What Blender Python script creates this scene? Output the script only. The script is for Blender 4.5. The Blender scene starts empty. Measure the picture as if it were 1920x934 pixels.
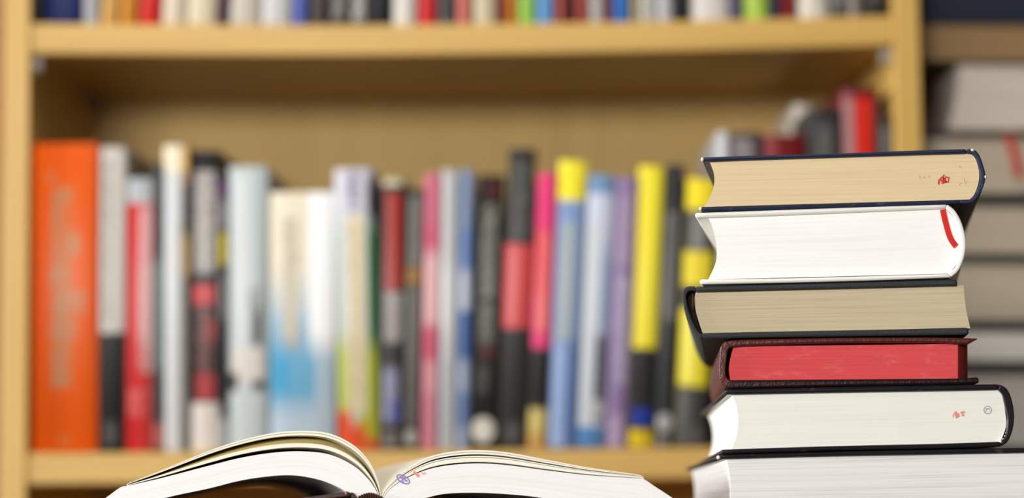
import bpy, math, random
from mathutils import Vector, Matrix

random.seed(4)
scene = bpy.context.scene
COL = scene.collection
R = math.radians

# ------------------------------------------------------------------ camera
FPX = 3733.0                       # focal length in pixels of a 1920 wide frame
CAM_Z = 1.20
TILT, ROLL = R(4.18), R(-0.55)
cam_data = bpy.data.cameras.new('camera')
cam_data.sensor_width = 36.0
cam_data.lens = FPX * 36.0 / 1920.0
cam_data.clip_start = 0.05
cam_data.dof.use_dof = True
cam_data.dof.focus_distance = 1.095
cam_data.dof.aperture_fstop = 3.0
cam = bpy.data.objects.new('camera', cam_data)
COL.objects.link(cam)
CAM_M = Matrix.Translation((0, 0, CAM_Z)) @ Matrix.Rotation(math.pi / 2 + TILT, 4, 'X') @ Matrix.Rotation(ROLL, 4, 'Z')
cam.matrix_world = CAM_M
scene.camera = cam

# ------------------------------------------------------------------ world and lights
world = bpy.data.worlds.new('world')
scene.world = world
world.use_nodes = True
bg = world.node_tree.nodes['Background']
bg.inputs[0].default_value = (1.0, 0.97, 0.93, 1)
bg.inputs[1].default_value = 0.02


def area(name, loc, target, sx, sy, power, color):
    l = bpy.data.lights.new(name, 'AREA')
    l.shape = 'RECTANGLE'
    l.size, l.size_y = sx, sy
    l.energy = power
    l.color = color
    o = bpy.data.objects.new(name, l)
    COL.objects.link(o)
    o.location = loc
    o.rotation_euler = (Vector(target) - Vector(loc)).to_track_quat('-Z', 'Y').to_euler()
    return o


area('window_daylight', (-4.8, 0.75, 1.72), (0.25, 1.25, 1.22), 1.8, 0.6, 240, (0.95, 0.98, 1.0))
area('room_lamp', (-0.8, -1.35, 1.67), (0.1, 1.75, 1.30), 1.2, 0.4, 54, (1.0, 0.985, 0.965))
area('overhead_fill', (-0.25, 1.2, 2.62), (-0.1, 1.2, 1.1), 0.6, 0.5, 8.5, (1.0, 0.98, 0.95))  # added fill without a visible source, brightens upward facing pages

vs = scene.view_settings
vs.view_transform = 'Standard'
vs.look = 'None'
vs.gamma = 1.0
vs.use_curve_mapping = False
vs.exposure = 0.28
try:
    scene.cycles.use_denoising = True
    scene.cycles.max_bounces = 8
except Exception:
    pass


# ------------------------------------------------------------------ geometry helpers
def ray(px, py):
    d = Vector(((px - 960.0) / FPX, (467.0 - py) / FPX, -1.0))
    return (CAM_M.to_3x3() @ d)


def at(px, py, Y):
    """point of the vertical plane y = Y seen at that pixel"""
    d = ray(px, py)
    return Vector((0, 0, CAM_Z)) + d * (Y / d.y)


def srgb(c):
    out = []
    for v in c[:3]:
        v = v / 255.0
        out.append(v / 12.92 if v <= 0.04045 else ((v + 0.055) / 1.055) ** 2.4)
    return (out[0], out[1], out[2], 1.0)


def catmull(pts, n):
    """resample a polyline smoothly to n points by arc length"""
    pts = [Vector(p) for p in pts]
    if len(pts) == 2:
        return [pts[0].lerp(pts[1], i / (n - 1)) for i in range(n)]
    ext = [pts[0] * 2 - pts[1]] + pts + [pts[-1] * 2 - pts[-2]]
    dense = []
    for k in range(1, len(ext) - 2):
        p0, p1, p2, p3 = ext[k - 1:k + 3]
        for s in range(14):
            t = s / 14.0
            dense.append(0.5 * ((2 * p1) + (p2 - p0) * t + (2 * p0 - 5 * p1 + 4 * p2 - p3) * t * t + (3 * p1 - p0 - 3 * p2 + p3) * t ** 3))
    dense.append(pts[-1])
    L = [0.0]
    for a, b in zip(dense, dense[1:]):
        L.append(L[-1] + (b - a).length)
    out, k = [], 0
    for i in range(n):
        s = L[-1] * i / (n - 1)
        while k < len(L) - 2 and L[k + 1] < s:
            k += 1
        d = L[k + 1] - L[k]
        out.append(dense[k].lerp(dense[k + 1], 0 if d < 1e-12 else (s - L[k]) / d))
    return out


ROOT = {}


def root_loc(o):
    while o is not None and o.parent is not None:
        o = o.parent
    return ROOT.get(o.name, Vector((0, 0, 0))) if o is not None else Vector((0, 0, 0))


def link_mesh(name, verts, faces, mat, parent=None, uvs=None, smooth=40, bevel=0, local=False):
    off = Vector((0, 0, 0)) if (local or parent is None) else root_loc(parent)
    me = bpy.data.meshes.new(name)
    me.from_pydata([tuple(Vector(v) - off) for v in verts], [], faces)
    if uvs:
        lay = me.uv_layers.new(name='UVMap')
        k = 0
        for f in uvs:
            for uv in f:
                lay.data[k].uv = uv
                k += 1
    me.validate()
    if smooth:
        me.polygons.foreach_set('use_smooth', [True] * len(me.polygons))
        me.set_sharp_from_angle(angle=R(smooth))
    if mat:
        me.materials.append(mat)
    o = bpy.data.objects.new(name, me)
    COL.objects.link(o)
    if parent is not None:
        o.parent = parent
    if bevel:
        b = o.modifiers.new('bevel', 'BEVEL')
        b.width = bevel
        b.segments = 2
        b.limit_method = 'ANGLE'
        b.angle_limit = R(45)
    return o


def thing(name, label, cat, loc, group=None):
    o = bpy.data.objects.new(name, None)
    COL.objects.link(o)
    o.location = loc
    o.empty_display_size = 0.02
    ROOT[o.name] = Vector(loc)
    o['label'] = label
    o['category'] = cat
    if group:
        o['group'] = group
    return o


def grid_solid(name, P, dvec, mat, parent=None, bevel=0, smooth=40, local=False, drow=None):
    """solid whose front cap is the grid P[j][i]; swept by dvec"""
    m, n = len(P), len(P[0])
    dvec = Vector(dvec)
    V = [p for r in P for p in r] + [p + dvec for r in P for p in r]
    N = m * n
    F, U = [], []

    def add(f, uv):
        F.append(f)
        U.append(uv)
    for j in range(m - 1):
        for i in range(n - 1):
            a, b, c, d = j * n + i, j * n + i + 1, (j + 1) * n + i + 1, (j + 1) * n + i
            q = [(i / (n - 1), j / (m - 1)), ((i + 1) / (n - 1), j / (m - 1)), ((i + 1) / (n - 1), (j + 1) / (m - 1)), (i / (n - 1), (j + 1) / (m - 1))]
            add((a, b, c, d), q)
            add((d + N, c + N, b + N, a + N), q[::-1])
    for i in range(n - 1):
        u0, u1 = i / (n - 1), (i + 1) / (n - 1)
        a, b = i, i + 1
        add((b, a, a + N, b + N), [(u1, 0), (u0, 0), (u0, 0.004), (u1, 0.004)])
        a, b = (m - 1) * n + i, (m - 1) * n + i + 1
        add((a, b, b + N, a + N), [(u0, 0.996), (u1, 0.996), (u1, 1), (u0, 1)])
    for j in range(m - 1):
        v0, v1 = j / (m - 1), (j + 1) / (m - 1)
        a, b = j * n, (j + 1) * n
        add((a, b, b + N, a + N), [(0, v0), (0, v1), (1, v1), (1, v0)])
        a, b = j * n + n - 1, (j + 1) * n + n - 1
        add((b, a, a + N, b + N), [(0, v1), (0, v0), (1, v0), (1, v1)])
    return link_mesh(name, V, F, mat, parent, U, smooth, bevel, local)


def box(name, lo, hi, mat, parent=None, bevel=0, local=False):
    lo, hi = Vector(lo), Vector(hi)
    P = [[Vector((lo.x, lo.y, lo.z)), Vector((hi.x, lo.y, lo.z))], [Vector((lo.x, lo.y, hi.z)), Vector((hi.x, lo.y, hi.z))]]
    return grid_solid(name, P, (0, hi.y - lo.y, 0), mat, parent, bevel, 30, local)


# ------------------------------------------------------------------ materials
def new_mat(name, rough=0.6, spec=0.3):
    m = bpy.data.materials.new(name)
    m.use_nodes = True
    b = m.node_tree.nodes['Principled BSDF']
    b.inputs['Roughness'].default_value = rough
    b.inputs['Specular IOR Level'].default_value = spec
    return m, m.node_tree, b


def nd(t, kind, **kw):
    n = t.nodes.new(kind)
    for k, v in kw.items():
        setattr(n, k, v)
    return n


def mathn(t, op, a, b=None):
    n = nd(t, 'ShaderNodeMath', operation=op)
    for k, x in enumerate((a, b)):
        if x is None:
            continue
        if isinstance(x, (int, float)):
            n.inputs[k].default_value = x
        else:
            t.links.new(x, n.inputs[k])
    return n.outputs[0]


def mixc(t, f, a, b):
    n = nd(t, 'ShaderNodeMix', data_type='RGBA')
    for s, x in ((n.inputs[0], f), (n.inputs[6], a), (n.inputs[7], b)):
        if isinstance(x, (int, float)):
            s.default_value = x
        elif isinstance(x, tuple):
            s.default_value = x
        else:
            t.links.new(x, s)
    return n.outputs[2]


def noise(t, vec, scale, detail=2.0, rough=0.5):
    n = nd(t, 'ShaderNodeTexNoise')
    n.inputs['Scale'].default_value = scale
    n.inputs['Detail'].default_value = detail
    n.inputs['Roughness'].default_value = rough
    if vec is not None:
        t.links.new(vec, n.inputs['Vector'])
    return n.outputs['Fac']


def scaled(t, vec, s):
    n = nd(t, 'ShaderNodeMapping')
    n.inputs['Scale'].default_value = s
    t.links.new(vec, n.inputs['Vector'])
    return n.outputs[0]


def ramp(t, fac, a, b):
    n = nd(t, 'ShaderNodeMapRange')
    n.inputs[1].default_value, n.inputs[2].default_value = a, b
    t.links.new(fac, n.inputs[0])
    return n.outputs[0]


def bump(t, bsdf, h, strength, dist=0.0006):
    n = nd(t, 'ShaderNodeBump')
    n.inputs['Strength'].default_value = strength
    n.inputs['Distance'].default_value = dist
    t.links.new(h, n.inputs['Height'])
    t.links.new(n.outputs[0], bsdf.inputs['Normal'])


def plain(name, c, rough=0.6, var=0.12, spec=0.3, scale=60, bmp=0.0):
    m, t, b = new_mat(name, rough, spec)
    tc = nd(t, 'ShaderNodeTexCoord')
    f = noise(t, tc.outputs['Object'], scale, 4, 0.6)
    lin = srgb(c)
    dk = tuple(v * (1 - var) for v in lin[:3]) + (1,)
    lt = tuple(min(1, v * (1 + var)) for v in lin[:3]) + (1,)
    t.links.new(mixc(t, f, dk, lt), b.inputs['Base Color'])
    if bmp:
        bump(t, b, f, bmp)
    return m


def paper(name, c, dark, lines=90, amt=0.35, coarse=14, translucent=0.0, scuff=None):
    """cut page edges: fine lines that follow the sheets (v of the UV map)"""
    m, t, b = new_mat(name, 0.75, 0.12)
    uv = nd(t, 'ShaderNodeTexCoord').outputs['UV']
    f1 = noise(t, scaled(t, uv, (1.3, lines, 1)), 1.0, 3, 0.6)
    f2 = noise(t, scaled(t, uv, (0.9, coarse, 1)), 1.0, 2, 0.5)
    f1 = ramp(t, f1, 0.50, 0.78)
    f2 = ramp(t, f2, 0.45, 0.85)
    f = mathn(t, 'MULTIPLY', mathn(t, 'ADD', mathn(t, 'MULTIPLY', f1, 0.75), mathn(t, 'MULTIPLY', f2, 0.45)), amt)
    col = mixc(t, f, srgb(c), srgb(dark))
    if scuff:
        g = noise(t, scaled(t, nd(t, 'ShaderNodeTexCoord').outputs['Object'], (60, 60, 190)), 1.0, 5, 0.7)
        col = mixc(t, mathn(t, 'MULTIPLY', ramp(t, g, 0.54, 0.72), 0.35), col, srgb(scuff))
    t.links.new(col, b.inputs['Base Color'])
    bump(t, b, f1, 0.25, 0.0003)
    if translucent:
        tr = nd(t, 'ShaderNodeBsdfTranslucent')
        tr.inputs[0].default_value = srgb((246, 236, 190))
        mx = nd(t, 'ShaderNodeMixShader')
        mx.inputs[0].default_value = translucent
        t.links.new(b.outputs[0], mx.inputs[1])
        t.links.new(tr.outputs[0], mx.inputs[2])
        t.links.new(mx.outputs[0], t.nodes['Material Output'].inputs['Surface'])
    return m


def wood(name, c1, c2, axis=0, rough=0.45):
    m, t, b = new_mat(name, rough, 0.35)
    ob = nd(t, 'ShaderNodeTexCoord').outputs['Object']
    s = [38, 38, 38]
    s[axis] = 2.2
    f = noise(t, scaled(t, ob, tuple(s)), 1.0, 5, 0.6)
    s2 = [150, 150, 150]
    s2[axis] = 5
    g = noise(t, scaled(t, ob, tuple(s2)), 1.0, 3, 0.6)
    k = ramp(t, mathn(t, 'ADD', mathn(t, 'MULTIPLY', f, 0.7), mathn(t, 'MULTIPLY', g, 0.3)), 0.3, 0.7)
    t.links.new(mixc(t, k, srgb(c1), srgb(c2)), b.inputs['Base Color'])
    bump(t, b, g, 0.08, 0.0004)
    return m


def cloth(name, c, c2, scale=900, rough=0.75, bmp=0.5, wear=(0, 0, 0), wear_amt=0.0):
    m, t, b = new_mat(name, rough, 0.35)
    ob = nd(t, 'ShaderNodeTexCoord').outputs['Object']
    f = noise(t, ob, scale, 3, 0.6)
    g = noise(t, ob, 70, 4, 0.65)
    col = mixc(t, f, srgb(c), srgb(c2))
    if wear_amt:
        w = ramp(t, g, 0.62, 0.74)
        col = mixc(t, mathn(t, 'MULTIPLY', w, wear_amt), col, srgb(wear))
    t.links.new(col, b.inputs['Base Color'])
    bump(t, b, mathn(t, 'ADD', f, g), bmp, 0.0005)
    return m


def printed(name, base, rects, rough=0.45, spec=0.25):
    """a printed spine. rects: (u0, u1, v0, v1, colour[, mode[, softness]]); mode 's' solid, 't' rows of lettering, 'o' disc"""
    m, t, b = new_mat(name, rough, spec)
    uv = nd(t, 'ShaderNodeTexCoord').outputs['UV']
    sep = nd(t, 'ShaderNodeSeparateXYZ')
    t.links.new(uv, sep.inputs[0])
    u, v = sep.outputs[0], sep.outputs[1]
    col = srgb(base)
    k = 0
    for r in rects:
        u0, u1, v0, v1, c = r[:5]
        mode = r[5] if len(r) > 5 else 's'
        soft = r[6] if len(r) > 6 else 0.004
        if mode == 'o':
            du = mathn(t, 'DIVIDE', mathn(t, 'SUBTRACT', u, (u0 + u1) / 2), (u1 - u0) / 2)
            dv = mathn(t, 'DIVIDE', mathn(t, 'SUBTRACT', v, (v0 + v1) / 2), (v1 - v0) / 2)
            q = mathn(t, 'ADD', mathn(t, 'MULTIPLY', du, du), mathn(t, 'MULTIPLY', dv, dv))
            mask = ramp(t, q, 1.05, 0.9)
        else:
            mask = None
            su = min(0.02, (u1 - u0) * 0.2)
            for x, lo, hi, sf in ((u, u0, u1, su), (v, v0, v1, soft)):
                e = []
                if lo > 0.001:
                    e.append(ramp(t, x, lo - sf, lo + sf))
                if hi < 0.999:
                    e.append(ramp(t, x, hi + sf, hi - sf))
                for z in e:
                    mask = z if mask is None else mathn(t, 'MULTIPLY', mask, z)
            if mode == 't':
                mp = nd(t, 'ShaderNodeMapping')
                mp.inputs['Scale'].default_value = (5.0, 85.0, 1)
                mp.inputs['Location'].default_value = (k * 3.7, k * 1.3, 0)
                t.links.new(uv, mp.inputs['Vector'])
                g = ramp(t, noise(t, mp.outputs[0], 1.0, 1.5, 0.5), 0.40, 0.52)
                mask = g if mask is None else mathn(t, 'MULTIPLY', mask, g)
            if mask is None:
                mask = 1.0
        col = mixc(t, mask, col, srgb(c))
        k += 1
    if isinstance(col, tuple):
        b.inputs['Base Color'].default_value = col
    else:
        t.links.new(col, b.inputs['Base Color'])
    return m


M_WOOD_X = wood('beech_veneer_across', (194, 152, 76), (212, 172, 94), 0)
M_WOOD_Z = wood('beech_veneer_upright', (194, 152, 76), (212, 172, 94), 2)
M_BACK = wood('back_board_veneer', (192, 158, 92), (206, 172, 104), 2, 0.6)
M_METAL = plain('pin_metal', (150, 142, 126), 0.4, 0.05, 0.4)
M_WALL = plain('wall_paint', (150, 112, 74), 0.8, 0.05, 0.2, 12)
M_FLOOR = wood('floor_boards', (96, 66, 42), (120, 84, 54), 1)
M_UNSEEN_DESK = wood('unseen_desk_wood', (70, 44, 28), (92, 60, 38), 0)

# ------------------------------------------------------------------ the room
fl = box('floor', (-3.2, -2.6, -0.05), (3.2, 2.06, 0.0), M_FLOOR)
fl['kind'] = 'structure'
wl = box('wall_back', (-3.2, 2.06, -0.05), (3.2, 2.16, 2.7), M_WALL)
wl['kind'] = 'structure'

# ------------------------------------------------------------------ the bookcase
D = 1.7405                     # distance of its front edges
CASE_D = 0.275
pL = at(52, 480, D).x
pR = at(1686, 480, D).x
T_SIDE = 0.0225
Z_UP = at(880, 44, D).z        # top of the upper shelf
Z_LO = at(700, 846, D).z       # top of the lower shelf
T_SHELF = 0.027
case = thing('bookcase', 'light beech wooden bookcase filled with upright books behind the open book', 'bookcase', ((pL + pR) / 2, D, 0))
box('side_panel', (pL - T_SIDE, D, 0), (pL, D + CASE_D + 0.008, 2.02), M_WOOD_Z, case, 0.0012)
box('side_panel', (pR, D, 0), (pR + T_SIDE, D + CASE_D + 0.008, 2.02), M_WOOD_Z, case, 0.0012)
box('back_panel', (pL, D + CASE_D, 0.02), (pR, D + CASE_D + 0.006, 2.0), M_BACK, case)


def shelf(z_top, sag, name='shelf'):
    n = 25
    top, bot = [], []
    for i in range(n):
        s = i / (n - 1)
        x = pL + (pR - pL) * s
        dz = -sag * 4 * s * (1 - s)
        top.append(Vector((x, D + 0.0015, z_top + dz)))
        bot.append(Vector((x, D + 0.0015, z_top + dz - T_SHELF)))
    return grid_solid(name, [bot, top], (0, CASE_D - 0.002, 0), M_WOOD_X, case, 0.002)


SAG_UP, SAG_LO = 0.0045, 0.001
shelf(Z_UP + SAG_UP * 0.95, SAG_UP)
shelf(Z_LO + SAG_LO * 0.8, SAG_LO)
for z in (Z_LO - 0.376, Z_LO - 0.752, 0.10):
    shelf(z, 0.001)
shelf(2.02, 0.0, 'top_board')


def sag_z(x, z0, sag):
    s = (x - pL) / (pR - pL)
    return z0 - sag * 4 * s * (1 - s)


def pin(x, y, z, sgn):
    n = 12
    V, F = [], []
    for k in range(2):
        for i in range(n):
            a = 2 * math.pi * i / n
            V.append(Vector((x + sgn * 0.010 * k, y + 0.0062 * math.cos(a), z + 0.0078 * math.sin(a))))
    F = [tuple(range(n))[::-1], tuple(range(n, 2 * n))] + [(i, (i + 1) % n, n + (i + 1) % n, n + i) for i in range(n)]
    link_mesh('shelf_pin', V, F, M_METAL, case, bevel=0.001)


for yy in (D + 0.012, D + 0.24):
    pin(pL, yy, Z_UP + SAG_UP - T_SHELF - 0.0085, 1)
    pin(pR, yy, Z_UP + SAG_UP - T_SHELF - 0.0085, -1)


# ------------------------------------------------------------------ upright books
M_PAGES = paper('shelf_book_pages', (226, 216, 194), (170, 156, 130), 60, 0.5)


def upright_book(label, group, xl, xr, z0, h, y0, depth, lean, base, rects, rough=0.42, bulge=0.004, board=None):
    """book standing on a shelf, spine to the front. (xl, xr, z0) is the foot of its spine, lean to the right in radians"""
    w = xr - xl
    t = thing('book', label, 'book', (xr if lean > 0 else xl, y0, z0 + 0.0002), group)
    t.rotation_euler = (0, lean, 0)
    x1 = 0.0 if lean > 0 else w
    x0 = x1 - w
    ck = 0.0026 if w > 0.014 else 0.0014
    sm = printed('spine_print', base, rects, rough)
    # spine: rounded strip
    n = 9
    outer, inner = [], []
    for i in range(n):
        s = i / (n - 1)
        x = x0 + w * s
        b = bulge * (1 - (2 * s - 1) ** 4)
        outer.append((x, -b))
        inner.append((x, 0.003 - b * 0.6))
    V, F, U = [], [], []
    zs = [0, 0.0012, h - 0.0012, h]
    for k, z in enumerate(zs):
        ins = 0.0008 if k in (0, 3) else 0
        for x, y in outer:
            V.append((x, y + ins, z))
    nb = len(V)
    for z in (0.0, h):
        for x, y in inner:
            V.append((x, y, z))
    for k in range(3):
        for i in range(n - 1):
            F.append((k * n + i, k * n + i + 1, (k + 1) * n + i + 1, (k + 1) * n + i))
            U.append([(i / (n - 1), zs[k] / h), ((i + 1) / (n - 1), zs[k] / h), ((i + 1) / (n - 1), zs[k + 1] / h), (i / (n - 1), zs[k + 1] / h)])
    for i in range(n - 1):
        F.append((nb + i + 1, nb + i, nb + n + i, nb + n + i + 1))
        U.append([(0.5, 0.5)] * 4)
        F.append((i + 1, i, nb + i, nb + i + 1))
        U.append([((i + .5) / n, 0.0)] * 4)
        F.append((3 * n + i, 3 * n + i + 1, nb + n + i + 1, nb + n + i))
        U.append([((i + .5) / n, 1.0)] * 4)
    link_mesh('spine', V, F, sm, t, U, 40, local=True)
    bc = board or (rects[0][4] if (rects and rects[0][1] - rects[0][0] > 0.9 and rects[0][3] - rects[0][2] > 0.9) else base)
    bm = plain('board_colour', bc, 0.5, 0.06)
    box('cover_board', (x0, 0.0032, 0), (x0 + ck, depth, h), bm, t, 0.0005, True)
    box('cover_board', (x1 - ck, 0.0032, 0), (x1, depth, h), bm, t, 0.0005, True)
    box('page_block', (x0 + ck + 0.0001, 0.0034, 0.003), (x1 - ck - 0.0001, depth - 0.004, h - 0.003), M_PAGES, t, 0, True)
    return t


BLK = (30, 29, 28)
Y_MID = D + 0.014


def mid(label, bl, br, tl, ytop, base, rects, y=Y_MID, depth=0.17, rough=0.42, bulge=0.003, z=None):
    """middle shelf: bottom left / bottom right / top left pixel, top pixel, rects with pixel rows"""
    if tl is None:          # plumb, measured at its top
        pt = at(bl, ytop, y)
        p0, p1 = pt.copy(), at(br, ytop, y)
    else:
        p0, p1, pt = at(bl, 843, y), at(br, 843, y), at(tl, ytop, y)
    zb = sag_z(p0.x, Z_LO + SAG_LO * 0.8, SAG_LO) + 0.0003
    lean = math.atan2(pt.x - p0.x, pt.z - zb)
    if abs(lean) < 0.004:
        lean = 0.0
    h = pt.z - zb

    def v(py):
        return max(0.0, min(1.0, (at(bl, py, y).z - zb) / h))
    rr = []
    for r in rects:
        q = list(r)
        q[2], q[3] = v(r[3]), v(r[2])
        rr.append(tuple(q))
    return upright_book(label, 'books standing on the middle shelf', p0.x, p1.x - 0.0006, zb, h, y, depth, lean, base, rr, rough, bulge)


W = (228, 226, 220)
mid('thick bright orange book at left end of middle shelf', 62, 184, 64, 271, (232, 90, 4),
    [(0.30, 0.62, 350, 730, (196, 132, 84), 't'), (0.32, 0.44, 360, 420, (190, 130, 90), 's', .01), (0.55, 0.72, 440, 480, (192, 138, 100), 's', .01),
     (0.28, 0.42, 500, 530, (192, 138, 100), 's', .01), (0.34, 0.80, 548, 590, (190, 138, 100), 't'), (0.28, 0.68, 600, 640, (190, 138, 100), 't'),
     (0.32, 0.48, 660, 725, (190, 135, 95), 's', .01), (0.22, 0.34, 325, 345, (196, 130, 80), 'o'), (0.42, 0.58, 815, 835, (206, 120, 60), 'o')])
mid('book with pale grey upper half and black lower half next to the orange book', 187, 235, 188, 277, (196, 190, 180),
    [(0, 1, 625, 850, (34, 33, 32)), (0.15, 0.5, 300, 610, (150, 146, 138), 't'), (0.2, 0.7, 790, 835, (96, 95, 92), 't'), (0.62, .85, 285, 620, (214, 206, 194), 's')])
mid('red book with silver grey top, third from left on middle shelf', 237, 286, 240, 336, (196, 34, 36),
    [(0, 1, 330, 382, (176, 180, 182)), (0.5, 0.95, 385, 640, (226, 168, 166), 's', .03), (0.55, 0.95, 500, 700, (224, 186, 180), 't'),
     (0.1, 0.9, 730, 780, (214, 110, 104), 't'), (0.6, 0.8, 700, 850, (212, 72, 68), 's', .02)])
mid('slim dark grey book with pink patch at its foot', 287, 309, 286, 306, (70, 70, 68),
    [(0, 1, 490, 695, (104, 120, 118), 's', .02), (0, 1, 800, 842, (190, 110, 104), 't'), (0.2, 1, 795, 835, (186, 104, 98), 's', .01)])
mid('slim pale grey book with cream top beside the slim dark grey book', 309, 347, 308, 274, (206, 207, 206),
    [(0, 1, 270, 325, (240, 226, 196), 's', .01), (0.7, 1, 420, 840, (190, 186, 178), 't'), (0.1, 0.5, 330, 830, (216, 217, 216), 's', .02)])
mid('very slim dark book with golden top edge', 347, 357, 345, 277, (58, 46, 38),
    [(0, 1, 270, 328, (214, 166, 72), 's', .01), (0, 1, 440, 520, (196, 152, 62), 's', .02), (0, 1, 330, 350, (168, 118, 58)), (0, .7, 530, 820, (120, 110, 92), 't')])
mid('black book with white lettering, red mid band and white label at its foot', 358, 413, 360, 284, (36, 34, 34),
    [(0.15, 0.85, 322, 512, (196, 188, 182), 't'), (0.3, 0.7, 330, 505, (170, 162, 156), 's', .02), (0.1, 0.85, 535, 572, (196, 72, 70), 's', .008),
     (0.2, 0.75, 580, 700, (124, 88, 84), 't'), (0.55, 0.85, 600, 640, (164, 74, 70), 's', .01), (0.2, 0.85, 702, 752, (176, 70, 72), 's', .008),
     (0, 1, 756, 850, (226, 216, 206), 's', .004)])
mid('slim black book with purple and yellow patches beside the pale blue book', 413, 429, 411, 328, (44, 40, 42),
    [(0, 1, 338, 368, (108, 70, 110), 's', .006), (0, 1, 375, 430, (150, 146, 146), 's', .02), (0, 1, 437, 498, (196, 176, 42), 's', .008),
     (0, 1, 515, 600, (110, 106, 104), 's', .02), (0, 1, 785, 850, (170, 170, 172), 's', .01)])
mid('thick pale blue grey book with small black picture on its lower half', 429, 503, 431, 314, (186, 194, 194),
    [(0.12, 0.55, 330, 850, (204, 209, 207), 's', .02), (0.55, 0.85, 540, 585, (120, 122, 120), 't'), (0.6, 0.85, 585, 650, (86, 82, 74), 's', .01), (0.1, 0.9, 652, 722, (218, 210, 200), 's', .01),
     (0.0, 0.25, 700, 735, (70, 70, 66), 's', .01), (0.6, 0.95, 715, 732, (60, 58, 54), 's', .006), (0.05, .95, 735, 850, (200, 208, 206), 's', .006)])
mid('widest book, cream and white above fading to sky blue below', 506, 630, 507, 362, (226, 214, 190),
    [(0, 0.66, 545, 850, (176, 190, 196), 's', .10), (0, 0.80, 625, 790, (104, 166, 198), 's', .10), (0.05, 0.3, 660, 740, (70, 156, 194), 's', .06), (0.7, 1, 640, 780, (176, 196, 208), 's', .05),
     (0, 1, 765, 850, (184, 200, 212), 's', .06), (0.62, 1.0, 355, 650, (250, 250, 248), 's', .06), (0.2, 0.45, 410, 660, (160, 152, 138), 't'), (0.24, 0.4, 420, 640, (196, 184, 160), 's', .02)])
mid('lavender and cream book with green side and orange foot', 636, 712, 627, 318, (200, 198, 206),
    [(0.0, 0.2, 420, 760, (178, 190, 176), 's', .06), (0.82, 1, 330, 420, (60, 58, 72), 's', .04), (0.78, 1, 420, 690, (66, 122, 74), 's', .05), (0.72, 1, 650, 810, (176, 186, 52), 's', .05),
     (0.30, 0.72, 405, 770, (222, 208, 172), 's', .01), (0.34, 0.66, 420, 760, (196, 178, 138), 't'), (0.36, 0.58, 325, 400, (92, 82, 122), 't'),
     (0.0, 0.3, 640, 850, (178, 184, 96), 's', .05), (0.45, 1, 775, 850, (184, 184, 58), 's', .03), (0.0, 0.35, 772, 850, (214, 82, 46), 's', .02), (0.3, 0.7, 798, 850, (216, 82, 44), 's', .02), (0.65, 1, 826, 850, (214, 84, 48), 's', .015)])
mid('black book with long red title block and white lettering', 713, 757, 719, 337, (54, 50, 50),
    [(0, 0.85, 334, 350, (196, 184, 158)), (0.12, 0.85, 365, 545, (158, 40, 34), 's', .008), (0.12, 0.4, 365, 545, (160, 80, 74), 's', .03), (0.15, 0.9, 550, 642, (190, 180, 172), 't'), (.2, .8, 560, 635, (150, 142, 136), 's', .02),
     (0.1, 0.75, 692, 792, (140, 140, 160), 's', .02), (0.45, 0.85, 750, 790, (92, 96, 160), 's', .01), (0.1, 0.9, 810, 840, (130, 124, 118), 't')])
mid('slim black book with grey lettering and golden band', 758, 789, 765, 355, (58, 56, 52),
    [(0.15, 0.9, 372, 498, (142, 138, 130), 't'), (0.25, 0.8, 372, 498, (112, 110, 102), 's', .02), (0, 1, 503, 534, (146, 106, 42), 's', .006),
     (0.1, 0.9, 540, 800, (112, 108, 100), 't'), (0.1, 0.8, 805, 836, (170, 166, 156), 'o')])
mid('dusty pink book with paler bands beside a grey book', 790, 822, 797, 326, (196, 104, 124),
    [(0, 1, 430, 470, (200, 88, 112), 's', .02), (0.1, 1, 475, 612, (220, 172, 172), 's', .03), (0, 1, 615, 672, (196, 86, 108), 's', .008), (0.2, 1, 680, 742, (216, 154, 158), 's', .02), (0.3, 0.9, 745, 842, (206, 150, 158), 't')])
mid('plain silver grey book between pink and blue books', 823, 855, 828, 320, (178, 178, 178),
    [(0.3, 0.8, 330, 850, (192, 192, 190), 's', .02), (0, 1, 500, 620, (204, 204, 202), 's', .05), (0, 0.5, 680, 840, (164, 166, 172), 't')])
mid('grey blue book with darker blue bands', 856, 881, 864, 320, (126, 142, 170),
    [(0.1, 1, 432, 505, (104, 128, 178), 's', .02), (0.1, 0.9, 510, 582, (184, 188, 202), 's', .02), (0.1, 1, 585, 672, (66, 98, 152), 's', .006),
     (0.1, 0.8, 682, 735, (160, 170, 190), 's', .02), (0.1, 1, 738, 800, (92, 118, 164), 't'), (0, 1, 802, 850, (150, 160, 182), 's', .01)])
mid('black book with white disc at its foot', 882, 934, 897, 330, (32, 31, 29),
    [(0.2, 0.75, 385, 560, (126, 124, 112), 't'), (0.2, 0.75, 570, 645, (116, 112, 102), 't'), (0.35, 0.8, 345, 372, (80, 28, 28), 's', .008), (0.3, 0.8, 650, 672, (84, 34, 34), 's', .006), (.15, .6, 690, 740, (84, 82, 76), 't'),
     (0.02, 0.88, 784, 832, (214, 210, 196), 'o')], bulge=0.002)
mid('tallest black book with coral red block in its middle', 935, 988, 955, 281, (48, 47, 44),
    [(0.15, 0.8, 305, 450, (92, 91, 87), 't'), (0, 1, 460, 617, (204, 72, 70), 's', .004), (0.15, 0.40, 465, 612, (206, 112, 114), 's', .02), (0.25, 0.75, 795, 830, (88, 86, 84), 's', .01)])  # paler strip on the coral block is a painted highlight
mid('hot pink and black book with orange lettering', 989, 1026, 1010, 326, (224, 62, 118),
    [(0, 1, 655, 850, (40, 38, 37), 's', .004), (0.2, 0.75, 440, 625, (232, 138, 96), 't'), (0.0, 0.5, 430, 560, (222, 84, 92), 's', .03), (0, 1, 768, 815, (206, 186, 112), 's', .01), (0, 1, 815, 850, (196, 152, 84), 's', .004)])
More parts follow.
